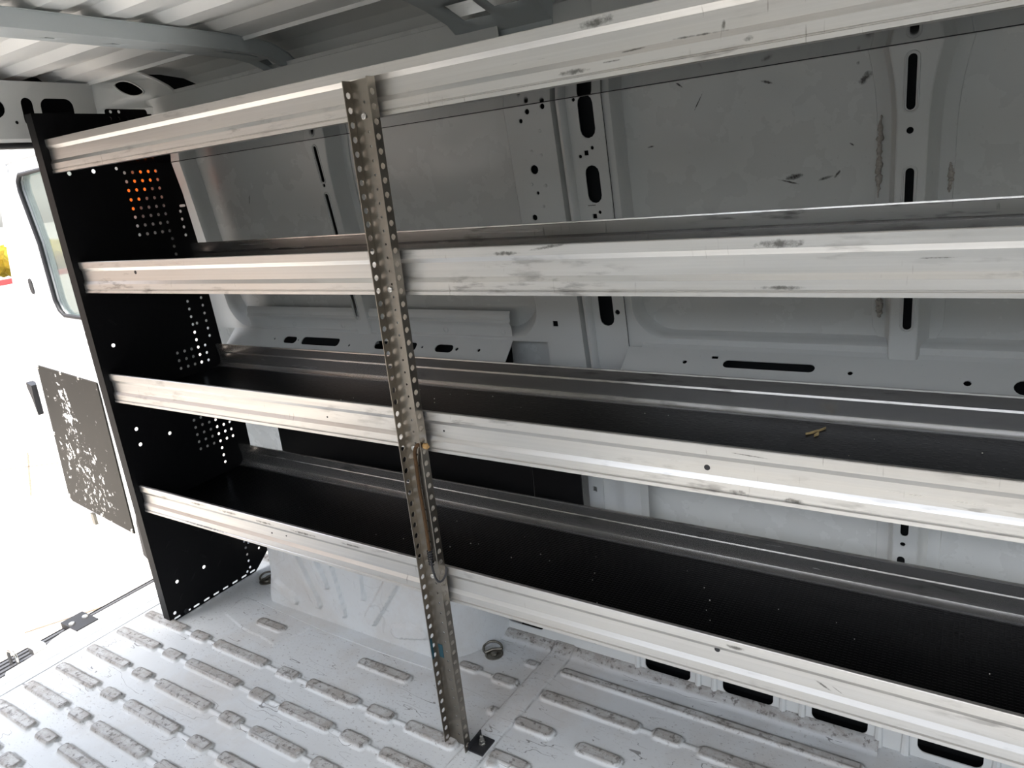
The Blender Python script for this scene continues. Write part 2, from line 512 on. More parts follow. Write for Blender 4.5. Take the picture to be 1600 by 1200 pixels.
# overlapped gusset plate beside the wheel arch
def inpoly(poly):
    ins = np.zeros(XX.shape, bool)
    n = len(poly)
    for i in range(n):
        x1, y1 = poly[i]; x2, y2 = poly[(i+1) % n]
        c = ((y1 > YY) != (y2 > YY)) & (XX < (x2-x1)*(YY-y1)/((y2-y1) if y2 != y1 else 1e-9)+x1)
        ins ^= c
    return ins
ZZ = ZZ+.0022*inpoly([(.10, .19), (.43, .195), (.455, .175), (.448, .135), (.425, .10), (.415, .055), (.36, .065), (.25, .07), (.12, .10)])
ZZ = ZZ+.0015*(np.sin(XX*9)*np.sin(YY*13)) * .4
me = bpy.data.meshes.new('floor')
nv = nx*ny
co = np.stack([XX, YY, ZZ], -1).reshape(-1, 3).astype(np.float32)
I = np.arange(nv).reshape(nx, ny)
q = np.stack([I[:-1, :-1], I[1:, :-1], I[1:, 1:], I[:-1, 1:]], -1).reshape(-1, 4)
extra = [((-.15, -1.32, 0), (GX1, -1.32, 0), (GX1, GY0, 0), (-.15, GY0, 0)), ((GX1, -1.32, 0), (3.2, -1.32, 0), (3.2, GY1, 0), (GX1, GY1, 0))]
co = np.concatenate([co, np.array([p for e in extra for p in e], np.float32)])
q = np.concatenate([q, np.array([[nv+4*i+k for k in range(4)] for i in range(2)])])
me.vertices.add(len(co)); me.vertices.foreach_set('co', co.ravel())
me.loops.add(q.size); me.loops.foreach_set('vertex_index', q.ravel().astype(np.int32))
me.polygons.add(len(q)); me.polygons.foreach_set('loop_start', np.arange(0, q.size, 4, dtype=np.int32))
me.update(calc_edges=True)
me.polygons.foreach_set('use_smooth', np.ones(len(q), bool))
me.materials.append(M['floor'])
at = me.attributes.new('wear_shade', 'FLOAT', 'POINT'); at.data.foreach_set('value', np.concatenate([WR.ravel(), np.zeros(8)]).astype(np.float32))
floor = bpy.data.objects.new('floor', me); COL.objects.link(floor)
tag(floor, 'scuffed light grey steel cargo floor pressed with rows of raised ribs', kind='structure')

# ------------------------------------------------------------------ SIDE WALL
bm = bmesh.new()
sheet(bm, rect(-.30, 3.2, -.12, 1.62), [], wallmap(.045), .004)
wall = obj('wall_left', bm, M['skin'])
tag(wall, 'plain grey outer side panel of the van seen between the pillars', kind='structure')

# inner frame at the rear end and over the first bay, with its large rounded opening
def bay_ring(bm, loop, grow, off0, off1):
    """short sloping return from an opening edge back to the skin"""
    cu = sum(p[0] for p in loop)/len(loop); cv = sum(p[1] for p in loop)/len(loop)
    n = len(loop)
    rows = []
    for k in range(5):
        t = k/4
        off = off0+(off1-off0)*(t*t*(3-2*t))
        ring = []
        for (u, v) in loop:
            su = -1 if u > cu else 1; sv = -1 if v > cv else 1
            du = min(1, abs(u-cu)/.3); dv = min(1, abs(v-cv)/.2)
            ring.append(bm.verts.new((u+su*du*grow*t, yin(v+sv*dv*grow*t)+off, v+sv*dv*grow*t)))
        rows.append(ring)
    for A, B in zip(rows, rows[1:]):
        for i in range(n):
            j = (i+1) % n
            bm.faces.new((A[i], A[j], B[j], B[i]))
bm = bmesh.new()
op1 = rrect(.0, 1.205, .875, 1.53, .085, 10)
sheet(bm, rect(-.30, 1.222, .8685, 1.60), [op1], wallmap(0.), .003)
bay_ring(bm, op1, .022, 0., .0445)
fr = obj('trim_1', bm, M['paint'], smooth=35)
tag(fr, 'grey inner wall frame with a large round-cornered opening behind the post', kind='structure')

# second bay frame (above and below the opening on the right)
bm = bmesh.new()
op2 = rrect(1.452, 3.05, .888, 1.53, .075, 10)
sheet(bm, rect(1.436, 3.2, .865, 1.60), [op2], wallmap(.012), .003)
bay_ring(bm, op2, .014, .012, .0445)
fr2 = obj('trim_2', bm, M['paint'], smooth=35)
tag(fr2, 'grey inner wall frame round the right-hand side panel', kind='structure')

# central pillar: flat plate, groove, rounded ridge, slotted plate
bm = bmesh.new()
h = [circ(1.265, 1.402, .006), circ(1.246, 1.385, .005), circ(1.304, 1.408, .006), circ(1.262, 1.281, .010, 12), circ(1.244, 1.176, .007, 10), circ(1.262, 1.23, .004), rect(1.248, 1.262, .912, .926)]
sheet(bm, rect(1.224, 1.324, .60, 1.50), h, wallmap(-.004), .003)
# soft dimples
for (u, v) in [(1.29, 1.36), (1.262, 1.32), (1.285, 1.31), (1.25, 1.25), (1.285, 1.245), (1.272, 1.20)]:
    bmesh.ops.create_uvsphere(bm, u_segments=8, v_segments=5, radius=.004, matrix=Matrix.Translation((u, yin(v)-.004, v)) @ Matrix.Diagonal((1, .35, 1, 1)))
prof = [(1.324, -.004), (1.3262, .016), (1.333, .018), (1.3345, .004), (1.338, -.006), (1.345, -.0085), (1.352, -.004), (1.3555, .006)]
rows = []
for z in (.60, .8, .95, 1.1, 1.25, 1.4, 1.5):
    rows.append([bm.verts.new((x, yin(z)+o, z)) for x, o in prof])
for A, B in zip(rows, rows[1:]):
    for i in range(len(prof)-1): bm.faces.new((A[i], A[i+1], B[i+1], B[i]))
h = [slot(1.399, 1.376, .0175, .043), slot(1.397, 1.238, .0165, .040), slot(1.390, .975, .018, .060), rect(1.384, 1.394, 1.299, 1.309), circ(1.404, 1.313, .004), circ(1.374, 1.298, .004), rect(1.386, 1.396, 1.165, 1.175), circ(1.404, 1.178, .004), circ(1.374, 1.412, .004), circ(1.418, .949, .006), rect(1.376, 1.396, 1.193, 1.1945)]
sheet(bm, rect(1.3555, 1.436, .60, 1.50), h, wallmap(.006), .003)
pil = obj('trim_3', bm, M['paint'], smooth=40)
tag(pil, 'grey middle wall pillar with long oval slots and a rounded ridge', kind='structure')

# hat-section stiffeners on the outer panel, each with slots
def stiffener(name, xc, w, z0, z1, slots, flare, label, right=True, top_curve=True, drop=0.):
    bm = bmesh.new()
    zs = [z0+(z1-z0)*k/28 for k in range(29)]
    def half(z):
        t = max(0, (z-1.28)/.15) if flare else 0
        return w/2 + (.020*t*t if flare else 0)
    face_off = -.002
    d_l, d_r = .011, .016
    # side walls and flanges
    for sgn, dr in ((-1, d_l), (1, d_r)):
        rows = []
        for z in zs:
            hx = half(z)
            x0 = xc+sgn*hx
            fl = .022
            t = min(1, max(0, (z-z0-.03)/.03)) if not flare else min(1, max(.35, (z-z0-.02)/.05))
            pr = [(x0, face_off), (x0+sgn*.0022, face_off+.0015), (x0+sgn*dr*.55, .020), (x0+sgn*dr, .0385), (x0+sgn*(dr+.003), .042), (x0+sgn*(dr+.003+fl*t), .0425), (x0+sgn*(dr+.004+fl*t), .045)]
            rows.append([bm.verts.new((x, yin(z)+o, z)) for x, o in pr])
        for A, B in zip(rows, rows[1:]):
            for i in range(len(A)-1): bm.faces.new((A[i], A[i+1], B[i+1], B[i]))
    # front face with slots; split vertically so the flare follows
    outer = [(xc-half(z), z) for z in zs]+[(xc+half(z), z) for z in reversed(zs)]
    sheet(bm, outer, slots, wallmap(face_off), .0025)
    # pressed channel: raised rims beside the slots
    for sl in slots:
        if len(sl) < 12: continue
    vs = [bm.verts.new((xc+s*half(z0), yin(z0)+o, z0)) for s, o in ((-1, face_off), (1, face_off), (1, .045), (-1, .045))]
    bm.faces.new(vs)
    o = obj(name, bm, M['paint'], smooth=32)
    return tag(o, label, kind='structure')

st1 = stiffener('trim_4', .604, .046, .835, 1.47, [slot(.599, 1.352, .0062, .047), circ(.598, 1.297, .005), slot(.597, 1.215, .0062, .060), slot(.592, .965, .0065, .050)], True, 'grey slotted wall stiffener left of the perforated post')
st2 = stiffener('trim_5', 1.999, .043, .855, 1.47, [slot(1.995, 1.357, .0068, .043), circ(1.9955, 1.2815, .0056, 12), slot(1.998, 1.180, .0068, .040), slot(2.0045, .975, .0072, .048)], True, 'grey slotted wall stiffener with sealant at the right')
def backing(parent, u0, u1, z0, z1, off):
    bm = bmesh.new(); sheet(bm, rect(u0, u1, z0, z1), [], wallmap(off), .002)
    obj('shade_plate', bm, M['cavity_shade'], parent)  # near-black plate added as the shade behind the slots
st3 = stiffener('trim_6', 2.020, .043, .05, .60, [circ(2.016, .447, .0052, 12), slot(2.014, .385, .0075, .030), slot(2.018, .49, .0075, .022)], False, 'lower continuation of the slotted wall stiffener at the right')
# feet of the stiffeners on the belt rail
for xc, nm in ((1.999, st2), (.604, st1)):
    pass

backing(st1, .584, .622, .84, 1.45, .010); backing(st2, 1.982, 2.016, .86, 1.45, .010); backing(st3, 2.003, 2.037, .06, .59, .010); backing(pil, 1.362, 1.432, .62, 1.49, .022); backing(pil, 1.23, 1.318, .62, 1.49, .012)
# pressed slot surrounds (raised lip round each long slot) as part of the stiffeners
def slot_lip(parent, u, v, du, dv):
    bm = bmesh.new()
    loop = slot(u, v, du+.0035, dv+.0035, 8)
    tube(bm, [(a, yin(b)-.0022, b) for a, b in loop], .0016, 6, closed=True)
    obj('slot_lip', bm, M['paint'], parent, smooth=60)
for (u, v, du, dv) in ((1.995, 1.357, .0068, .043), (2.0045, .975, .0072, .048), (1.998, 1.180, .0068, .040)): slot_lip(st2, u, v, du, dv)
for (u, v, du, dv) in ((.599, 1.352, .0062, .047), (.597, 1.215, .0062, .060), (.592, .965, .0065, .050)): slot_lip(st1, u, v, du, dv)

# belt rail, left bay
def plane_map(p0, du, dv):
    p0, du, dv = Vector(p0), Vector(du), Vector(dv)
    n = du.cross(dv).normalized()
    return lambda u, v, w: p0+du*u+dv*v+n*w
bm = bmesh.new()
A0 = Vector((0, .456, .872)); A1 = Vector((0, .398, .815))
dv = (A1-A0); ln = dv.length; dv.normalize()
def vz(z): return (z-.872)/(A1.z-.872)*ln
fm = plane_map((0, .456, .872), (1, 0, 0), dv)
zc = .8435
holes = [slot(.298, vz(zc), .030, .0125), rrect(.352, .515, vz(zc)-.014, vz(zc)+.014, .011), rrect(.66, .815, vz(zc)-.014, vz(zc)+.014, .011), slot(.912, vz(zc), .031, .0125), circ(.560, vz(.838), .0045), circ(.224, vz(zc), .004), circ(.268, vz(zc), .0045) if False else circ(.335, vz(zc), .0035), circ(.836, vz(zc), .004), circ(.955, vz(zc), .0055), circ(1.027, vz(zc), .005)]
sheet(bm, rect(.0, 1.12, 0, ln), holes, fm, -.003)
extrude_x(bm, ribbon([(.398, .815), (.396, .70), (.398, .60), (.50, .575)], .003), .0, 1.22)
# upright lap panel above the ledge with its pressed ridge
lap = [(-.004+.463, .872), (.4555, .902), (.4535, .9075), (.448, .915), (.4535, .922), (.452, .930), (.4535, .936), (.458, .944)]
extrude_x(bm, ribbon([(y-.003+.0, z) for y, z in lap], .002), .085, 1.118)
for u in (.299, .515, .905, 1.090):
    M4 = Matrix.Translation((u, .4535, .891)) @ Matrix.Rotation(PI/2, 4, 'X')
    lathe(bm, [(.009, 0), (.0085, .0028), (.0065, .003), (.006, -.001)], M4, 14)
belt = obj('trim_7', bm, M['paint'], smooth=30)
tag(belt, 'grey horizontal belt rail with slots and round dimples in the left bay', kind='structure')
# belt rail, right bay
bm = bmesh.new()
A1 = Vector((0, .395, .822)); A0 = Vector((0, .452, .8655)); dv = A1-A0; ln = dv.length; dv.normalize()
fm = plane_map(A0, (1, 0, 0), dv)
def py(y): return (y-.452)/(.395-.452)*ln
holes = [slot(1.757, py(.425), .092, .0105, 8), rect(1.638, 1.652, py(.437)-.004, py(.437)+.004), circ(1.582, py(.424), .0052), circ(1.914, py(.420), .005), circ(2.107, py(.414), .0065), slot(2.215, py(.412), .04, .016, 8)]
sheet(bm, rect(1.44, 3.2, 0, ln), holes, fm, -.003)
extrude_x(bm, ribbon([(.395, .822), (.393, .70), (.395, .60), (.50, .575)], .003), 1.22, 3.2)
extrude_x(bm, ribbon([(.495, .889), (.470, .884), (.4525, .8655)], .002), 1.47, 3.2)
# foot of the stiffener
sheet(bm, [(1.955, .0), (2.046, .0), (2.042, .016), (2.03, .019), (1.965, .019)], [], lambda u, v, w: fm(u, v+.004, w+.003), .002)
belt2 = obj('trim_8', bm, M['paint'], smooth=30)
tag(belt2, 'grey horizontal belt rail with one long slot at the right', kind='structure')
# near-black plates behind the belt rail slots stand in for the hollow's shade

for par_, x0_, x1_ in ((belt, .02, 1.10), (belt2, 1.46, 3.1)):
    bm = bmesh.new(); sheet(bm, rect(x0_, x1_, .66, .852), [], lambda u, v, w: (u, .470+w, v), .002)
    obj('shade_plate', bm, M['cavity_shade'], par_)
# lower wall with its row of hand holes near the floor
bm = bmesh.new()
holes = [rrect(a, b, .014, .115, .016) for a, b in ((1.455, 1.575), (1.656, 1.775), (1.860, 1.976), (2.072, 2.190), (2.29, 2.41))]
holes += [rrect(1.03, 1.15, .036, .10, .012), circ(1.312, .052, .010, 12)]
sheet(bm, rect(.98, 3.2, -.01, .125), holes, lambda u, v, w: (u, .404+v*.12+w, v), .003)
extrude_x(bm, ribbon([(.419, .125), (.44, .14), (.497, .15)], .003), .98, 3.2)
# upright swages between the holes
for x in (1.435, 1.596, 1.636, 1.797, 1.840, 1.998, 2.050, 2.212):
    tube(bm, [(x, .4045, -.002), (x, .411, .06), (x, .419, .12)], [.010, .007, .006], 8)
lowwall = obj('trim_9', bm, M['paint'], smooth=40)
tag(lowwall, 'grey lower side wall with a row of round-cornered openings above the floor', kind='structure')
# sheets behind the holes, painted near-black as the shade of the hollow
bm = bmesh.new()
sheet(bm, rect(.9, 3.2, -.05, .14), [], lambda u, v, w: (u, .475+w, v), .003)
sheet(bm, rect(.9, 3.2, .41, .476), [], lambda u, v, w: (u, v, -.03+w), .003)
cav = obj('trim_10', bm, M['cavity_shade'])
tag(cav, 'near-black sheets painted as shade behind the floor-level openings', kind='structure')
# inner pillar foot between the black liner and the bright lower panel
bm = bmesh.new()
sheet(bm, rrect(1.296, 1.338, .14, .62, .012), [rect(1.309, 1.319, .468, .482)], lambda u, v, w: (u, .470+w, v), .004)
pr = [(1.335, .470), (1.342, .478), (1.37, .486), (1.385, .476), (1.40, .476), (1.415, .486), (1.435, .482), (1.446, .505)]
rows = [[bm.verts.new((x, y, z)) for x, y in pr] for z in (.14, .62)]
for i in range(len(pr)-1): bm.faces.new((rows[0][i], rows[0][i+1], rows[1][i+1], rows[1][i]))
cl = obj('trim_11', bm, M['paint'], smooth=50)
tag(cl, 'grey fluted pillar foot to the right of the black liner', kind='structure')

# sealant beads: lumpy strips of body sealer
def sealant(name, pts, r, label):
    bm = bmesh.new()
    P = smooth_path(pts, 14)
    tube(bm, [p+Vector((random.uniform(-.0012, .0012), random.uniform(-.0006, .0006), 0)) for p in P], [r*(.45+.75*random.random())*min(1, .25+3*min(k, len(P)-1-k)/len(P)) for k in range(len(P))], 8)
    o = obj(name, bm, M['sealant'], smooth=60)
    return tag(o, label, 'sealant', 'beads of body sealant')
sealant('sealant_bead', [(1.9475, yin(1.31)+.040, 1.312), (1.946, yin(1.26)+.040, 1.264), (1.9455, yin(1.21)+.040, 1.215), (1.9465, yin(1.17)+.040, 1.170)], .0055, 'long rough beige sealant bead left of the slotted stiffener above the second shelf')
sealant('sealant_bead', [(1.954, yin(.99)+.040, .985), (1.953, yin(.965)+.040, .965), (1.954, yin(.94)+.040, .940)], .006, 'short beige sealant lump left of the stiffener below the second shelf')
sealant('sealant_bead', [(2.056, yin(1.22)+.040, 1.222), (2.058, yin(1.19)+.040, 1.195), (2.056, yin(1.17)+.040, 1.172)], .0045, 'small sealant lump right of the slotted stiffener above the second shelf')

# cant rail along the top of the wall
bm = bmesh.new()
prof = [(.492, 1.655), (.486, 1.612), (.470, 1.604), (.384, 1.603), (.380, 1.600), (.374, 1.555), (.372, 1.535), (.385, 1.50), (.42, 1.48)]
extrude_x(bm, ribbon(prof, -.004), -.02, 1.075, segs=1)
extrude_x(bm, ribbon([(y+.004, z-.004) for y, z in prof], -.004), 1.10, 3.2, segs=1)
cant = obj('trim_12', bm, M['paint'], smooth=30)
tag(cant, 'grey cant rail along the top of the side wall', kind='structure')

# ------------------------------------------------------------------ CEILING
bm = bmesh.new()
prof = []
# trapezoid corrugation running along the van
PER, Z0, HH = .135, 1.672, .017
c0 = -.252-PER*8
yy = []
for k in range(0, 13):
    c = c0+PER*k
    if c > .26: break
    for dy, up in ((-.040, 0), (-.022, 1), (.022, 1), (.046, 0)):
        y = c+dy
        if y < .262: prof.append((y, Z0+HH*up+.010*(1-((y+.42)/.7)**2)))
prof = [(-1.335, 1.60), (-1.30, 1.655)] + [p for p in prof if p[0] > -1.28]
prof += [(.268, 1.668), (.272, 1.660), (.284, 1.662), (.292, 1.674), (.33, 1.690), (.38, 1.690), (.43, 1.678), (.465, 1.660), (.492, 1.630)]
prof_r = ribbon(prof, .004)
extrude_x(bm, prof_r, -.315, 3.2, segs=1)
ceil = obj('ceiling', bm, M['roof'], smooth=12)
tag(ceil, 'grey corrugated van roof panel', kind='structure')

# roof bows: channel along a path in (y,z), built as a grid so openings can be left out
def bow(name, x0, x1, path, depth, cut, label, face=True):
    bm = bmesh.new()
    P = [Vector((p[0], p[1])) for p in path]
    Q = []
    for i in range(len(P)-1):
        n = max(1, int((P[i+1]-P[i]).length/.02))
        for k in range(n): Q.append(P[i].lerp(P[i+1], k/n))
    Q.append(P[-1])
    nxs = 10
    nrm = []
    for i in range(len(Q)):
        t = (Q[min(i+1, len(Q)-1)]-Q[max(i-1, 0)]).normalized()
        nrm.append(Vector((-t.y, t.x)))
    low = [[bm.verts.new((x0+(x1-x0)*k/nxs, q.x, q.y)) for k in range(nxs+1)] for q in Q]
    hi = [[bm.verts.new((x, (q+n*depth).x, (q+n*depth).y)) for x in (x0-.006, x0, x1, x1+.004)] for q, n in zip(Q, nrm)]
    for i in range(len(Q)-1):
        for k in range(nxs):
            u = (k+.5)/nxs; m = (Q[i]+Q[i+1])/2
            if cut(u, m.x): continue
            bm.faces.new((low[i][k], low[i][k+1], low[i+1][k+1], low[i+1][k]))
        bm.faces.new((low[i][0], hi[i][1], hi[i+1][1], low[i+1][0]))
        bm.faces.new((low[i][nxs], low[i+1][nxs], hi[i+1][2], hi[i][2]))
        bm.faces.new((hi[i][0], hi[i][1], hi[i+1][1], hi[i+1][0]))
        bm.faces.new((hi[i][2], hi[i][3], hi[i+1][3], hi[i+1][2]))
    o = obj(name, bm, M['bow'], smooth=40)
    md = o.modifiers.new('thick', 'SOLIDIFY'); md.thickness = .0025; md.offset = 0
    return tag(o, label, kind='structure')
bow('trim_13', .445, .530, [(-1.32, 1.60), (-1.2, 1.630), (-.9, 1.640), (-.4, 1.640), (.0, 1.638), (.20, 1.636), (.30, 1.633), (.35, 1.626), (.39, 1.611), (.42, 1.585)], .034,
    lambda u, y: (y > .355 and y < .405 and .35 < u < .85) or (.215 < y < .33 and .70 < u < .82) or (abs(y-.10) < .012 and .15 < u < .35) or (abs(y+.03) < .011 and .25 < u < .4) or (abs(y+.17) < .011 and .25 < u < .4), 'grey roof bow crossing the ceiling near the rear doors')
bow('trim_14', 1.115, 1.345, [(-1.32, 1.60), (-1.2, 1.635), (-.9, 1.648), (.0, 1.645), (.15, 1.635), (.26, 1.615), (.33, 1.595), (.372, 1.57), (.378, 1.545)], .034,
    lambda u, y: (.27 < y < .335 and .22 < u < .48) or (y < .31 and y > .05 and u > .62 and u < .92), 'grey roof bow bracket above the perforated post')

# ------------------------------------------------------------------ REAR END
bm = bmesh.new()
holes = [slot(-.008, 1.592, .030, .026, 8), slot(.082, 1.583, .016, .038, 8), rrect(.118, .212, 1.52, 1.620, .022), circ(.045, 1.555, .005), rrect(-.25, -.10, 1.545, 1.615, .03), rrect(-.50, -.33, 1.545, 1.615, .03), slot(-.03, 1.535, .018, .006)]
sheet(bm, rect(-1.25, .285, 1.512, 1.664), holes, lambda u, v, w: (-.20-(1.668-v)*.10-w, u, v), .003)
extrude = [(-.222, 1.512), (-.232, 1.503), (-.26, 1.500), (-.262, 1.49), (-.30, 1.49)]
rows = [[bm.verts.new((x, y, z)) for x, z in extrude] for y in (-1.25, .30)]
for i in range(len(extrude)-1): bm.faces.new((rows[0][i], rows[0][i+1], rows[1][i+1], rows[1][i]))
# closing panel behind the holes, painted near-black as the shade inside
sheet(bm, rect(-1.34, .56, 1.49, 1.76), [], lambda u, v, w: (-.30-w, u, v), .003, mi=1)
hd = obj('wall_rear', bm, [M['paint'], M['cavity_shade']], smooth=30)
tag(hd, 'grey header panel over the rear doorway with rounded openings', kind='structure')
bm = bmesh.new()
tube(bm, [(-.245, -1.2, 1.497), (-.245, .27, 1.497), (-.245, .30, 1.45), (-.245, .31, .0)], .011, 8)
seal = obj('weather_strip', bm, M['rubber'], hd, smooth=60)

# corner gusset joining header, cant rail and roof, with its eye-shaped opening
bm = bmesh.new()
def corner(u, v, w):
    b = .016*math.sin(PI*min(1, max(0, u)))
    return (-.205+.245*u+b*.5-w*.5, .277+.140*u-b*.8+w*.85, v)
eye = []
for k in range(24):
    t = 2*PI*k/24
    a_, c_ = .155*math.cos(t), .0205*math.sin(t)*(1-.25*math.cos(t)**2)
    eye.append((.44+a_, 1.637-.085*a_+c_))
bot = [(k*.06, 1.586-.008*k/10) for k in range(11)]+[(.80, 1.577), (1.02, 1.572)]
topl = [(1.02, 1.579), (.97, 1.600), (.86, 1.632), (.74, 1.655), (.60, 1.676), (.46, 1.690), (.30, 1.688), (.12, 1.678), (0, 1.668)]
sheet(bm, bot+topl, [eye], corner, .003)
sheet(bm, rect(-.1, 1.1, 1.40, 1.72), [], lambda u, v, w: tuple(Vector(corner(u, v, 0))+Vector((-.03-w, .06, .0))), .003, mi=1)  # backing sheet, near-black as the shade behind the eye
sheet(bm, [(0, 1.50), (1.02, 1.50), (1.02, 1.572), (.80, 1.577), (.6, 1.578), (0, 1.586)], [], lambda u, v, w: tuple(Vector(corner(u, v, w))+Vector((.0, .0, .0))), .003)
# rolled rim of the eye
tube(bm, [Vector(corner(u, v, -.0005)) for u, v in eye], .0028, 6, closed=True)
tube(bm, [Vector(corner(u, v, 0)) for u, v in topl], .004, 6)
cg = obj('trim_15', bm, [M['paint'], M['cavity_shade']], smooth=60)
tag(cg, 'grey roof corner gusset with an eye-shaped opening above the end panel', kind='structure')

# rear corner pillar beside the doorway, hidden behind the end panel
bm = bmesh.new()
prof = [(-.30, .41), (-.30, .29), (-.17, .285), (-.158, .297), (-.158, .392), (-.17, .402), (-.29, .41)]
pp = ribbon(prof, .004)
for s, z in ((0, -.02), (1, 1.545)):
    pass
ra = [bm.verts.new((x, y, -.02)) for x, y in pp]; rb = [bm.verts.new((x, y+.0-(.02 if i in (3, 4, 5) else 0)*0, 1.56)) for i, (x, y) in enumerate(pp)]
for i in range(len(pp)):
    j = (i+1) % len(pp); bm.faces.new((ra[i], ra[j], rb[j], rb[i]))
dp = obj('trim_16', bm, M['paint'], smooth=30)
tag(dp, 'grey rear corner pillar behind the black end panel', kind='structure')
# lit amber lamp on the pillar, seen through the perforations
bm = bmesh.new()
sheet(bm, [(.268, 1.272), (.415, 1.419), (.415, 1.438), (.366, 1.438), (.268, 1.342)], [], lambda u, v, w: (-.1585+w, u, v), .02)
tl = obj('tail_lamp', bm, M['amber'])
tag(tl, 'lit amber tail lamp glowing through the small holes of the black end panel', 'lamp')

# rear sill, ribbed step pad, latch plate, striker
bm = bmesh.new()
extr = [(-.15, 0.), (-.1505, -.022), (-.1555, -.022), (-.156, .0), (-.20, -.002), (-.2055, -.014), (-.2105, -.014), (-.211, -.003), (-.255, -.006), (-.262, -.02), (-.265, -.06)]
rows = [[bm.verts.new((x, y, z)) for x, z in extr] for y in (-1.32, .40)]
for i in range(len(extr)-1): bm.faces.new((rows[0][i], rows[0][i+1], rows[1][i+1], rows[1][i]))
# swept tongue of painted sill that widens over the step pad
out = [(-.258, -.40), (-.285, -.385), (-.288, -.33), (-.296, -.28), (-.322, -.235), (-.332, -.20), (-.332, .40), (-.258, .40)]
sheet(bm, out, [], lambda u, v, w: (u, v, -.012-w), .004)
sill = obj('trim_17', bm, M['doorpaint'], smooth=30)
tag(sill, 'white painted rear door sill along the edge of the cargo floor', kind='structure')
bm = bmesh.new()
pr = [(-.24, -.05)]
x = -.27
while x > -.392:
    pr += [(x, -.034), (x-.012, -.034), (x-.014, -.040), (x-.020, -.040)]; x -= .022
pr += [(-.40, -.034), (-.405, -.07)]
rows = [[bm.verts.new((a, y, z)) for a, z in pr] for y in (-1.32, .60)]
for i in range(len(pr)-1): bm.faces.new((rows[0][i], rows[0][i+1], rows[1][i+1], rows[1][i]))
stp = obj('step_pad', bm, M['plasticstep'], sill, smooth=20)
tag(stp, 'dark grey ribbed plastic bumper step', None)
bm = bmesh.new()
box(bm, -.392, -.288, -.172, -.128 if False else -.100, -.030, -.008); bevel_all(bm, .004, 2)
lp = obj('latch_plate', bm, M['rubber'], sill)
tag(lp, 'black latch plate with two screws')
for yy_ in (-.158, -.114):
    bm = bmesh.new()
    lathe(bm, [(.010, 0), (.009, .004), (.004, .005)], Matrix.Translation((-.345, yy_, -.008)), 12)
    obj('screw', bm, M['steel'], lp, smooth=40)
bm = bmesh.new()
tube(bm, smooth_path([(-.30, -.345, -.03), (-.300, -.345, .005), (-.315, -.345, .018), (-.345, -.345, .018), (-.355, -.345, .0), (-.355, -.345, -.035)], 5), .005, 8)
stk = obj('striker', bm, M['steel'], sill, smooth=60)
bm = bmesh.new(); box(bm, -.33, -.295, -.30, -.262, -.02, .004); bevel_all(bm, .003, 2)
obj('catch', bm, M['steel'], sill)

# ------------------------------------------------------------------ REAR DOOR (open)
H0 = Vector((-.30, .28, 0)); DD = Vector((-.995, .0995, 0)).normalized(); DN = Vector((-.0995, -.995, 0)).normalized()   # DN faces the camera side
def door(u, v, w): return H0+DD*u+Vector((0, 0, v))-DN*w
de = empty('door_1', H0)
tag(de, 'white rear door standing open outside the end panel', kind='structure')
bm = bmesh.new()
outl = [(.0, -.09), (.97, -.07), (1.10, -.05), (1.165, .02), (1.17, .40), (1.13, .80), (1.06, 1.05), (.99, 1.25), (.90, 1.42), (.82, 1.505), (.70, 1.53), (.0, 1.53)]
win = [(.43-.33, .905), (.605, .915), (.640, .935), (.660, .975), (.655, 1.20), (.700, 1.40), (.692, 1.435), (.660, 1.458), (.43-.33, 1.465)]
sheet(bm, outl, [win], door, .045)
bevel_all(bm, .008, 3, 60)
leaf = obj('door_leaf', bm, M['doorpaint'], de, smooth=40)
bm = bmesh.new()
# pressed frame lines round the window
def offs(loop, d):
    cu = sum(p[0] for p in loop)/len(loop); cv = sum(p[1] for p in loop)/len(loop)
    return [(u+d*(1 if u > cu else -1), v+d*(1 if v > cv else -1)) for u, v in loop]
tube(bm, smooth_path([door(u, v, -.002) for u, v in offs(win, .05)], 4), .006, 6)
tube(bm, smooth_path([door(u, v, -.002) for u, v in offs(win, .085)], 4), .005, 6)
obj('pressed_ridge', bm, M['doorpaint'], de, smooth=60)
bm = bmesh.new()
sheet(bm, offs(win, .004), [], lambda u, v, w: door(u, v, .020+w), .004)
gl = obj('window_pane', bm, M['glass'], de)
bm = bmesh.new()
wl = offs(win, -.002)
tube(bm, [door(u, v, .004) for u, v in wl], .0085, 8, closed=True)
obj('window_seal', bm, M['rubber'], de, smooth=60)
bm = bmesh.new()
kp = [(.435, .665), (.44, .0), (.475, -.018), (1.085, .0), (1.125, .03), (1.04, .683)]
kp = [(.455, .657), (.497, -.012), (1.12, .003), (1.148, .02), (1.052, .677)]
sheet(bm, kp, [], lambda u, v, w: door(u, v, -.006+w), .005)
kick = obj('kick_panel', bm, M['kick'], de)
tag(kick, 'dark scratched lower door panel with bare white scrapes')
for u, v in ((1.045, .668), (.80, .664), (.62, .66), (1.09, .35), (1.135, .03), (.51, .0), (.80, .004)):
    bm = bmesh.new()
    lathe(bm, [(.008, 0), (.007, .003), (.003, .0045)], Matrix.Translation(door(u, v, -.006)) @ DN.to_track_quat('Z', 'Y').to_matrix().to_4x4(), 10)
    obj('rivet', bm, M['steel'], kick, smooth=40)
bm = bmesh.new()
sheet(bm, slot(.853, 1.03, .018, .032, 8), [], lambda u, v, w: door(u, v, -.004+w), .005)
obj('grommet', bm, M['rubber'], de)
bm = bmesh.new()
sheet(bm, [(1.155, .575), (1.215, .585), (1.218, .56), (1.198, .51), (1.18, .43), (1.172, .50)], [], lambda u, v, w: door(u, v, -.02+w), .03)
obj('latch', bm, M['rubber'], de)
bm = bmesh.new()
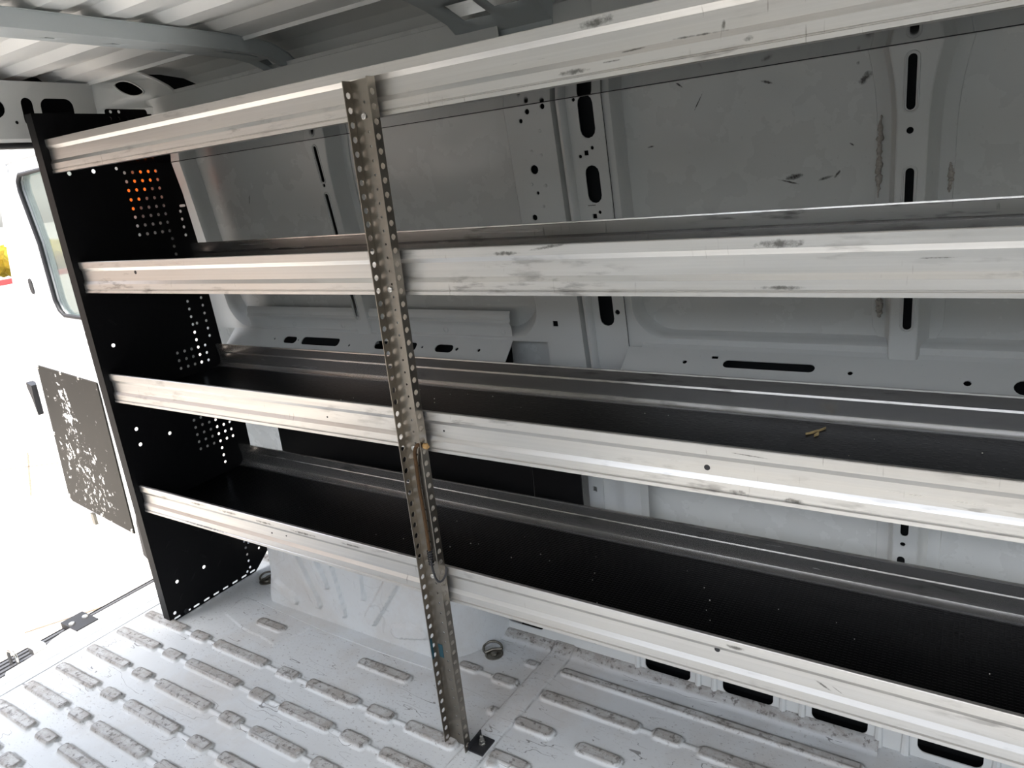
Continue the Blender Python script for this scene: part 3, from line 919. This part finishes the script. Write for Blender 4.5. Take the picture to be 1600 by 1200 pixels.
sheet(bm, rect(.89, .92, -.065, -.012), [], lambda u, v, w: door(u, v, -.012+w), .014); bevel_all(bm, .002, 1)
obj('hinge_stop', bm, M['oldsteel'], de)
bm = bmesh.new()
sheet(bm, [(.415, -.115), (.455, -.10), (.44, .05), (.42, .10)], [], lambda u, v, w: door(u, v, -.008+w), .03)
obj('corner_seal', bm, M['rubber'], de)

# ------------------------------------------------------------------ REST OF THE VAN (behind the camera)
bm = bmesh.new()
sheet(bm, rect(-.25, 3.2, -.1, 1.66), [rrect(.85, 3.05, .0, 1.62, .06)], lambda u, v, w: (u, -1.34-w, v), .04)
ws = obj('wall_right', bm, M['paint'])
tag(ws, 'opposite van side with the sliding door opening', kind='structure')
bm = bmesh.new()
sheet(bm, rect(-1.38, .5, -.1, 1.72), [rrect(-1.25, -.25, .0, 1.0, .05)], lambda u, v, w: (3.2+w, u, v), .03)  # low opening added to brighten the floor by the wall
wf = obj('wall_front', bm, M['paint'])
tag(wf, 'front bulkhead of the cargo space with an added low opening that lets light in', kind='structure')

# ------------------------------------------------------------------ OUTSIDE
bm = bmesh.new()
sheet(bm, rect(-500, 400, -400, 500), [], lambda u, v, w: (u, v, -.60-w), .2)
gr = obj('ground', bm, M['concrete'])
tag(gr, 'sunlit pale concrete yard outside the open rear doorway', kind='structure')
def joint(a, b, w=.02):
    a = Vector(a); b = Vector(b); d = (b-a).normalized(); n = Vector((-d.y, d.x))*w/2
    vs = []
    k = 24
    top = [a.lerp(b, i/k)+n*(1+random.uniform(-.3, .5)) for i in range(k+1)]; bot = [a.lerp(b, i/k)-n*(1+random.uniform(-.3, .5)) for i in range(k+1)]
    return top, bot
bm = bmesh.new()
for a, b in (((-4.55, 1.02), (-3.6, 1.75)), ((-4.6, 1.45), (-3.5, .98)), ((-1.62, .10), (-1.35, .62))):
    t, bt = joint(a, b, .012)
    tv = [bm.verts.new((p.x, p.y, -.598)) for p in t]; bv = [bm.verts.new((p.x, p.y, -.598)) for p in bt]
    for i in range(len(tv)-1): bm.faces.new((tv[i], tv[i+1], bv[i+1], bv[i]))
obj('joint', bm, M['joint'], gr)
bm = bmesh.new()
sheet(bm, rect(-2.0, 9, -.6, 2.0), [], lambda u, v, w: (u, -3.6-w, v), .3)  # unseen wall added to hold down light on rails and upper wall
bd = obj('side_blocker', bm, M['blocker_grey']); tag(bd, 'unseen grey wall added to dim the rails and upper wall', kind='structure')
bm = bmesh.new()
box(bm, -11., -6.5, -18., -1.6, -.6, 5.)  # unseen block added to cut low sky and tint the rails
wh = obj('rear_blocker', bm, M['blocker_warm']); tag(wh, 'unseen warm block added to cut low sky and warm the rail reflections', kind='structure')
# low hedge and red painted kerb at the far side of the yard
bm = bmesh.new()
kd = Vector((-.22, .975, 0)).normalized()
base = Vector((-24.0, 8.2, -.6))
pk = [base+kd*t for t in (-9, 9)]
nk = Vector((kd.y, -kd.x, 0))
vs = []
for p in pk:
    for o_, z in ((0, 0), (0, .16), (-.35, .16), (-.35, 0)): vs.append(bm.verts.new(p+nk*o_+Vector((0, 0, z))))
for i in range(4): bm.faces.new((vs[i], vs[(i+1) % 4], vs[4+(i+1) % 4], vs[4+i]))
kb = obj('kerb', bm, M['redkerb']); tag(kb, 'red painted kerb across the yard seen past the open door', kind='structure')
bm = bmesh.new()
for i in range(70):
    t = random.uniform(-7, 7); p = base+kd*t-nk*random.uniform(.7, 2.0)*1.
    bmesh.ops.create_icosphere(bm, subdivisions=2, radius=random.uniform(.3, .6), matrix=Matrix.Translation((p.x, p.y, -.55+random.uniform(.1, 1.0))))
for v in bm.verts: v.co += Vector((random.uniform(-.09, .09), random.uniform(-.09, .09), random.uniform(-.09, .09)))
hg = obj('hedge', bm, M['foliage']); tag(hg, 'yellow green hedge beyond the red kerb outside', 'hedge')

# ------------------------------------------------------------------ WHEEL ARCH
bm = bmesh.new()
ribs = [((.352, .235), (.447, .060), .021), ((.444, .235), (.494, .133), .017), ((.515, .235), (.556, .056), .020), ((.640, .235), (.648, .135), .018), ((.790, .225), (.676, .066), .024), ((.875, .078), (.775, .052), .022), ((.262, .075), (.338, .044), .020)]
def ribh(x, z):
    h = 0.
    for a, b, r in ribs:
        ax, az = a; bx, bz = b
        t = max(0, min(1, ((x-ax)*(bx-ax)+(z-az)*(bz-az))/((bx-ax)**2+(bz-az)**2)))
        d = math.hypot(x-ax-t*(bx-ax), z-az-t*(bz-az))
        k = max(0, min(1, (r-d)/.0045)); k = k*k*(3-2*k)
        h = max(h, k*.0095)
    return h
# perimeter path in plan, then a grid up to the domed top
peri = []
def arc(cx, cy, r, a0, a1, n):
    return [(cx+r*math.cos(a0+(a1-a0)*k/n), cy+r*math.sin(a0+(a1-a0)*k/n)) for k in range(n+1)]
peri += [(.205, .46), (.205, .36), (.206, .25)]
peri += arc(.240, .245, .034, PI, 1.5*PI, 6)
n1 = 120
peri += [(.245+(.905-.245)*k/n1, .211) for k in range(1, n1)]
peri += arc(.905, .275, .064, -PI/2, -.45, 6)
peri += [(.985, .275), (1.01, .32), (1.03, .37), (1.045, .46)]
zs = [0, .004]+[.008+.29*k/58 for k in range(59)]
rows = []
for z in zs:
    ring = []
    for (x, y) in peri:
        lean = .10*z
        xx = x+lean*(1 if x < .24 else (-.9 if x > .95 else 0))+0.0
        bulge = .012*math.exp(-((z-.03)/.05)**2) if x < .25 else 0
        yy2 = y+ (.06*z if y < .3 else 0)
        if .25 < x < .9: yy2 -= ribh(x, z)
        ring.append(bm.verts.new((xx-bulge, yy2, z)))
    rows.append(ring)
for A, B in zip(rows, rows[1:]):
    for i in range(len(peri)-1): bm.faces.new((A[i], A[i+1], B[i+1], B[i]))
top = rows[-1]
mid = [bm.verts.new((v.co.x*.97+.62*.03, v.co.y+.03, .315)) for v in top]
for i in range(len(peri)-1): bm.faces.new((top[i], top[i+1], mid[i+1], mid[i]))
bm.faces.new(mid)
# base flange lying on the floor
sheet(bm, [(.17, .19), (.50, .170), (.76, .168), (.93, .172), (.955, .205), (.90, .213), (.245, .213), (.20, .25)], [], lambda u, v, w: (u, v, .004-w), .004)
arch = obj('wheel_arch', bm, M['arch'], smooth=40)
tag(arch, 'light grey pressed steel wheel arch box under the bottom shelf', kind='structure')

# ------------------------------------------------------------------ SHELVING UNIT
XE = 2.62
unit = empty('shelving_unit', (0, 0, 0))
tag(unit, 'aluminium van shelving with four lipped shelves, black end panel and perforated post', 'shelving')
# end panel: perforated sheet with folded edges
bm = bmesh.new()
HR = .0049
holes = []
def grid(ys, zs_): return [circ(y, z, HR) for z in zs_ for y in ys]
holes += grid([.197, .2215, .2465, .271, .295], [1.391, 1.366, 1.341, 1.3145, 1.289, 1.2645, 1.239, 1.213])
holes += [circ(.298, z, HR) for z in (1.189, 1.165, 1.141)]
holes += [circ(.346, z, HR) for z in (1.267, 1.243, 1.219, 1.194)]
holes += [slot(.357, 1.283, .011, .0038)]
holes += [circ(.3, z, HR) for z in (.991, .966, .941, .916, .890, .865)]+[circ(.315, .9165, HR)]
holes += [circ(.3495, z, HR) for z in (.993, .968, .942, .917, .892, .867)]
holes += grid([.225, .2505, .2755, .3005, .326], [.8405, .8155, .790])
holes += grid([.226], [.614, .589, .564, .539, .514])+grid([.2515], [.615, .590, .564, .539, .514])+grid([.277], [.614, .589, .564, .539, .514])
holes += grid([.302], [.614, .589, .564, .539, .513, .488, .462, .437])+grid([.3275], [.614, .589, .563, .539, .513])+grid([.352], [.589, .564, .538, .513])
holes += [circ(.303, z, HR) for z in (.132, .106, .080, .054, .028)]+[circ(.318, .119, HR), circ(.289, .018, HR), circ(.354, .078, HR)]
holes += [circ(y, z, .006) for y, z in ((.037, .914), (.039, .652), (.137, .602), (.039, .602), (.039, .124), (.138, .122))]
holes += [circ(y, 1.540, HR) for y in (.193, .218, .243, .268)]
holes += [circ(.042, 1.398, .006), circ(.109, 1.400, .006), circ(.176, 1.404, .005)]
holes += [slot(y, .0085, .0115, .0036) for y in (.010, .0485, .081, .120, .157, .195, .234, .272, .309)]
holes += [circ(.006, .027, .006)]
pout = [(-.014, .001), (.322, .001), (.395, .060), (.41, .16), (.410, .55), (.400, .68), (.387, .834), (.380, 1.0), (.384, 1.14), (.367, 1.32), (.347, 1.44), (.322, 1.553), (-.014, 1.553)]
sheet(bm, pout, holes, lambda u, v, w: (-w, u, v), .0025)
# front fold and bottom fold, turned away towards the rear doors
box(bm, -.034, 0., -.0155, -.0135, .001, 1.553)
box(bm, -.006, -.0025, -.013, .322, .0008, .002)
box(bm, -.030, -.0025, -.013, .322, 1.5505, 1.553)
# small raised tread lozenges
for (y, z) in [(.043, .261), (.089, .211), (.143, .162), (.195, .109), (.043, .161), (.094, .111), (.037, .065), (.19, .21), (.24, .16), (.14, .262), (.24, .262), (.05, .36), (.10, .70), (.15, .76), (.09, .80), (.05, .98), (.12, 1.05)]:
    k = 1 if (int(y*1000)//45) % 2 == 0 else -1
    bmesh.ops.create_uvsphere(bm, u_segments=8, v_segments=6, radius=.016, matrix=Matrix.Translation((.0, y, z)) @ Matrix.Rotation(k*.8, 4, 'X') @ Matrix.Diagonal((.11, 1, .16, 1)))
sheet(bm, rrect(.205, .334, 1.47, 1.571, .008), [circ(.222, 1.5635, .0048), circ(.247, 1.5635, .0048)], lambda u, v, w: (-.038-w, u, v), .002)
ep = obj('end_panel', bm, M['black'], unit)
tag(ep, 'black perforated steel end panel')
bm = bmesh.new()
for y_, z_ in ((.042, .012),):
    lathe(bm, [(.0085, 0), (.008, .004), (.004, .005)], Matrix.Translation((.0, y_, z_)) @ Matrix.Rotation(PI/2, 4, 'Y'), 8)
obj('screw', bm, M['rubber'], ep, smooth=30)

def front_profile(zb):
    H = .0868
    P = [(.008, .965), (.0075, 1.0), (.0012, 1.0), (0, .985), (0, .800), (.0045, .700), (.0045, .385), (0, .285), (0, .125), (.0014, .110), (.0014, .098), (-.0012, .082), (-.0012, .010), (.004, 0.)]
    th = .0024
    path = [(y, zb+H*h) for y, h in P]
    back = [(y, z) for y, z in ((.0064, zb+H*.965), (.0064, zb+H*.985), (.003, zb+H*.98), (.003, zb+H*.80), (.0075, zb+H*.70), (.0075, zb+H*.385), (.0035, zb+H*.285), (.0035, zb+.004), (.012, zb+.004), (.012, zb))]
    return path+list(reversed(back))
def back_profile(d, zb, zt):
    H = zt-zb
    P = [(d+.004, zt-.004), (d+.004, zt), (d-.001, zt), (d-.0015, zt-.003), (d, zt-.004), (d, zb+H*.70), (d+.004, zb+H*.63), (d+.004, zb+H*.26), (d-.010, zb+H*.16), (d-.011, zb+.007)]
    b = [(d-.010, zb+.002), (d+.006, zb+.002), (d+.0065, zb+H*.6), (d+.003, zb+H*.72), (d+.003, zt-.004)]
    return P+b
shelves = [(1.4000, .345, 1.4855, True), (1.0750, .354, 1.1672, True), (.7505, .362, .8365, True), (.3940, .364, .4808, True)]
names = ['topmost shelf, its bare metal underside in view', 'second shelf from the top, lip hiding its deck', 'third shelf with black ribbed matting', 'bottom shelf with black ribbed matting']
for k, (zb, d, zt, m_) in enumerate(shelves):
    bm = bmesh.new()
    zp = zb+(.0135 if k == 0 else .003)
    box(bm, .002, XE, .0036, d, zp, zp+.0025)
    if k == 0:
        box(bm, .002, XE, d-.001, d+.0065, zp, zp+.0025)
        box(bm, .002, XE, d+.0015, d+.0035, zp-.0008, zp, 1); box(bm, .002, XE, d+.0052, d+.0066, zp-.0010, zp, 2)  # near-black strip painted as the shade of the back gap
    sh = obj('shelf', bm, [M['pan'], M['rubber'], M['steel']], unit)
    sh['label'] = names[k]
    bm = bmesh.new(); extrude_x(bm, front_profile(zb), .0012, XE)
    fr_ = obj('front_rail', bm, M['rail'], sh, smooth=20)
    bm = bmesh.new(); extrude_x(bm, back_profile(d, zb if k else zb+.0165, zt), .0012, XE)
    br_ = obj('back_rail', bm, M['backrail'], sh, smooth=20)
    if k > 0:
        bm = bmesh.new(); box(bm, .004, XE, .0125, d-.0115, zp+.0026, zb+.0105 if k < 3 else zb+.0090)
        obj('shelf_mat', bm, M['mat'], sh)
    # small rivets and bolt holes on the front rail
    for (xx_, hh) in {0: [], 1: [(.266, .635)], 2: [(1.763, .524), (.892, .50), (1.227, .55)], 3: [(1.773, .68), (.598, .53), (.655, .57)]}[k]:
        bm = bmesh.new()
        r_ = .0045 if xx_ in (.266, 1.763, 1.773) else .002
        lathe(bm, [(r_*1.15, 0), (r_, .0008), (r_*.6, .001)], Matrix.Translation((xx_, .0046, zb+.0868*hh)) @ Matrix.Rotation(PI/2, 4, 'X'), 12)
        obj('rivet', bm, M['rubber'], sh, smooth=30)

# perforated post: open channel, flanges towards the room
PX0, PX1, PYW, PYF, PZ0, PZ1, PT = 1.1275, 1.1875, -.0065, -.0275, .004, 1.467, .0018
bm = bmesh.new()
nh = int((PZ1-PZ0)/.0254)
fz = [PZ0+.016+.0254*i for i in range(nh)]
wz = [PZ0+.016+.0254*(i+.45) for i in range(nh-1)]
cz = [PZ0]+[(fz[i]+fz[i+1])/2 for i in range(nh-1)]+[PZ1]
for i in range(nh):
    hole = [circ((PYW+PYF)/2-.0005, fz[i], .0058, 14)]
    sheet(bm, rect(PYF, PYW, cz[i], cz[i+1]), hole, lambda u, v, w: (PX0+w, u, v), PT)
    sheet(bm, rect(PYF, PYW, cz[i], cz[i+1]), hole, lambda u, v, w: (PX1-w, u, v), PT)
wcz = [PZ0]+[(wz[i]+wz[i+1])/2 for i in range(len(wz)-1)]+[PZ1]
for i in range(len(wz)):
    sheet(bm, rect(PX0+PT, PX1-PT, wcz[i], wcz[i+1]), [circ((PX0+PX1)/2, wz[i], .0024, 8)], lambda u, v, w: (u, PYW-w, v), PT)
bmesh.ops.remove_doubles(bm, verts=bm.verts, dist=1e-5)
post = obj('support_post', bm, M['post'], unit)
tag(post, 'perforated galvanised channel post bolted across the shelf fronts')
for z_ in (1.405, 1.088, .757, .455):
    bm = bmesh.new()
    lathe(bm, [(.0058, 0), (.0058, .003), (.004, .0042), (.0015, .0036)], Matrix.Translation((1.152, PYW-PT, z_)) @ Matrix.Rotation(PI/2, 4, 'X'), 12)
    obj('screw', bm, M['steel'], post, smooth=30)
bm = bmesh.new()
box(bm, PX0+PT, PX0+PT+.0006, PYF+.0005, PYF+.007, .243, .296); box(bm, PX0+.008, PX0+.020, PYW-PT-.0006, PYW-PT, .24, .275)
obj('tape_mark', bm, M['teal'], post)
# foot bracket and its bolt
bm = bmesh.new()
box(bm, 1.1885, 1.228, -.018, .034, .003, .0075); box(bm, 1.1885, 1.191, -.018, .034, .0075, .022)
bevel_all(bm, .0012, 1)
fb = obj('foot_bracket', bm, M['rubber'], unit)
bm = bmesh.new()
lathe(bm, [(.0095, .0), (.0095, .002), (.007, .0025), (.007, .010), (.0045, .011), (.0042, .022), (.003, .023)], Matrix.Translation((1.208, .012, .0075)), 6)
obj('bolt', bm, M['steel'], fb, smooth=20)

# ------------------------------------------------------------------ LINER PANELS behind the bottom shelf
bm = bmesh.new(); box(bm, .15, 1.1535, .424, .428, .315, .585); bevel_all(bm, .001, 1)
l1 = obj('liner_panel', bm, M['liner']); tag(l1, 'long black liner panel behind the bottom shelf, left of the pale seam', 'panel', 'black liner panels')
bm = bmesh.new(); box(bm, 1.1565, 1.300, .424, .428, .15, .585); bevel_all(bm, .001, 1)
l2 = obj('liner_panel', bm, M['liner']); tag(l2, 'short black liner panel behind the bottom shelf, right of the pale seam', 'panel', 'black liner panels')

# ------------------------------------------------------------------ BUNGEE CORD on the post
bc = empty('bungee_cord', (1.156, -.0155, .65))
tag(bc, 'brown braided bungee cord hanging inside the perforated post', 'cord')
bm = bmesh.new()
yc = -.0145
tube(bm, smooth_path([(1.181, -.021, .772), (1.170, -.019, .768), (1.160, -.017, .752), (1.1565, yc, .725), (1.1555, yc, .686), (1.156, yc, .642), (1.1575, yc, .597), (1.1575, yc, .551), (1.1575, yc, .522)], 6), .0040, 8)
obj('braid', bm, M['orange'], bc, smooth=60)
bm = bmesh.new()
bmesh.ops.create_icosphere(bm, subdivisions=2, radius=.0065, matrix=Matrix.Translation((1.1945, -.020, .771)))
for v in bm.verts: v.co += Vector((random.uniform(-.0015, .0015), random.uniform(-.0015, .0015), random.uniform(-.0015, .0015)))
obj('knot', bm, M['orange_end'], bc, smooth=60)
bm = bmesh.new()
hel = [(1.1575+.0052*math.cos(a), yc+.0052*math.sin(a), .524-.0019*a/PI*1.6) for a in [k*.45 for k in range(86)]]
tube(bm, hel, .0014, 5)
obj('coil_grip', bm, M['rubber'], bc, smooth=60)
bm = bmesh.new()
tube(bm, smooth_path([(1.1585, -.015, .500), (1.164, -.021, .487), (1.175, -.029, .471), (1.186, -.032, .463), (1.196, -.030, .467), (1.202, -.024, .479), (1.201, -.018, .492)], 7), .0024, 8)
obj('hook', bm, M['rubber'], bc, smooth=60)

# ------------------------------------------------------------------ LASHING RINGS
def lashing(x, y, rot, label):
    e = empty('lashing_ring', (x, y, .0))
    tag(e, label, 'lashing ring', 'lashing rings on the floor')
    bm = bmesh.new()
    lathe(bm, [(.026, -.001), (.026, .003), (.022, .004), (.019, .0015), (.010, .0015), (.0085, .006), (.004, .007)], Matrix.Translation((x+.008, y-.006, .0)), 22)
    obj('base_cup', bm, M['oldsteel'], e, smooth=30)
    bm = bmesh.new()
    pts = [(x-.004+.030*math.cos(a)*.95, y+.006+.022*math.sin(a), .008+.006*math.sin(a)) for a in [rot+PI*k/14*1.25 for k in range(15)]]
    tube(bm, pts, .0036, 8)
    obj('ring', bm, M['oldsteel'], e, smooth=60)
    bm = bmesh.new()
    tube(bm, [pts[0], (x, y+.002, .009), pts[-1]], .0042, 8)
    obj('hinge_pin', bm, M['oldsteel'], e, smooth=60)
lashing(1.040, .308, .3, 'greasy lashing ring on the floor right of the wheel arch')
lashing(.085, .30, 1.0, 'lashing ring on the floor in the shade beside the black end panel')

# crumpled white bag beside the end panel foot
bm = bmesh.new()
bmesh.ops.create_icosphere(bm, subdivisions=3, radius=.042, matrix=Matrix.Translation((.02, .425, .03)) @ Matrix.Diagonal((1.1, .8, .75, 1)))
for v in bm.verts: v.co += Vector((random.uniform(-.007, .007), random.uniform(-.007, .007), random.uniform(-.007, .007)))
cb = obj('crumpled_bag', bm, M['plastic_bag'])
tag(cb, 'crumpled white bag stuffed behind the foot of the end panel', 'bag')

# ------------------------------------------------------------------ SCRAPS on the shelf mats
def scrap(x, y, z, l, w, a, label):
    bm = bmesh.new()
    c, s = math.cos(a), math.sin(a)
    pts = [(-l, 0), (-l*.3, w), (l*.6, w*.8), (l, .0), (l*.2, -w)]
    lo = [bm.verts.new((x+p*c-q_*s, y+p*s+q_*c, z)) for p, q_ in pts]
    hi = [bm.verts.new((x+p*c-q_*s, y+p*s+q_*c, z+.0015+.003*abs(p)/l)) for p, q_ in pts]
    bm.faces.new(lo[::-1]); bm.faces.new(hi)
    for i in range(5): bm.faces.new((lo[i], lo[(i+1) % 5], hi[(i+1) % 5], hi[i]))
    o = obj('wood_chip', bm, M['chip'])
    tag(o, label, 'wood chip', 'wood chips on the third shelf')
ZM3 = .7505+.0105
scrap(1.868, .288, ZM3, .012, .0025, .9, 'leftmost of three tan chips on the black mat of the third shelf')
scrap(1.882, .309, ZM3, .013, .002, 1.0, 'uppermost of three tan chips on the black mat of the third shelf')
scrap(1.879, .282, ZM3, .010, .003, 1.3, 'lowest of three tan chips on the black mat of the third shelf')
for z, lab in ((ZM3, 'tiny pale crumbs scattered on the black mat of the third shelf'), (.394+.0090, 'tiny pale crumbs scattered on the black mat of the bottom shelf')):
    bm = bmesh.new()
    for i in range(40):
        x = random.uniform(.5, 2.3); y = random.uniform(.03, .33)
        r = random.uniform(.0006, .0015)
        bmesh.ops.create_icosphere(bm, subdivisions=1, radius=r, matrix=Matrix.Translation((x, y, z+r)))
    cr = obj('crumbs', bm, M['crumb']); tag(cr, lab, 'crumbs', kind='stuff')

# ------------------------------------------------------------------ LIGHT
w = bpy.data.worlds.new('world'); S.world = w; w.use_nodes = True
nt = w.node_tree
bg = nt.nodes['Background']
sky = nt.nodes.new('ShaderNodeTexSky')
sky.sky_type = 'NISHITA'; sky.sun_disc = False
sky.sun_elevation = math.radians(68); sky.sun_rotation = math.radians(190)
sky.air_density = 1.; sky.dust_density = 3.; sky.ozone_density = 1.
hsv = nt.nodes.new('ShaderNodeHueSaturation'); hsv.inputs['Saturation'].default_value = .45
L(nt, sky.outputs[0], hsv.inputs['Color']); L(nt, hsv.outputs[0], bg.inputs[0])
bg.inputs[1].default_value = .50
sd = bpy.data.lights.new('sun', 'SUN'); sun = bpy.data.objects.new('sun', sd); COL.objects.link(sun)
sd.energy = 3.2; sd.angle = math.radians(.6); sd.color = (1., .95, .88)
dirv = Vector((-.06, -.372, .926)).normalized()      # towards the sun
sun.rotation_euler = dirv.to_track_quat('Z', 'Y').to_euler()
sun.location = dirv*10

S.view_settings.view_transform = 'Standard'
S.view_settings.look = 'None'
S.view_settings.gamma = 1.
S.view_settings.use_curve_mapping = False
S.view_settings.exposure = .88
S.cycles.use_denoising = True
S.cycles.max_bounces = 14
S.cycles.diffuse_bounces = 8
S.cycles.glossy_bounces = 6
S.cycles.sample_clamp_indirect = 8.
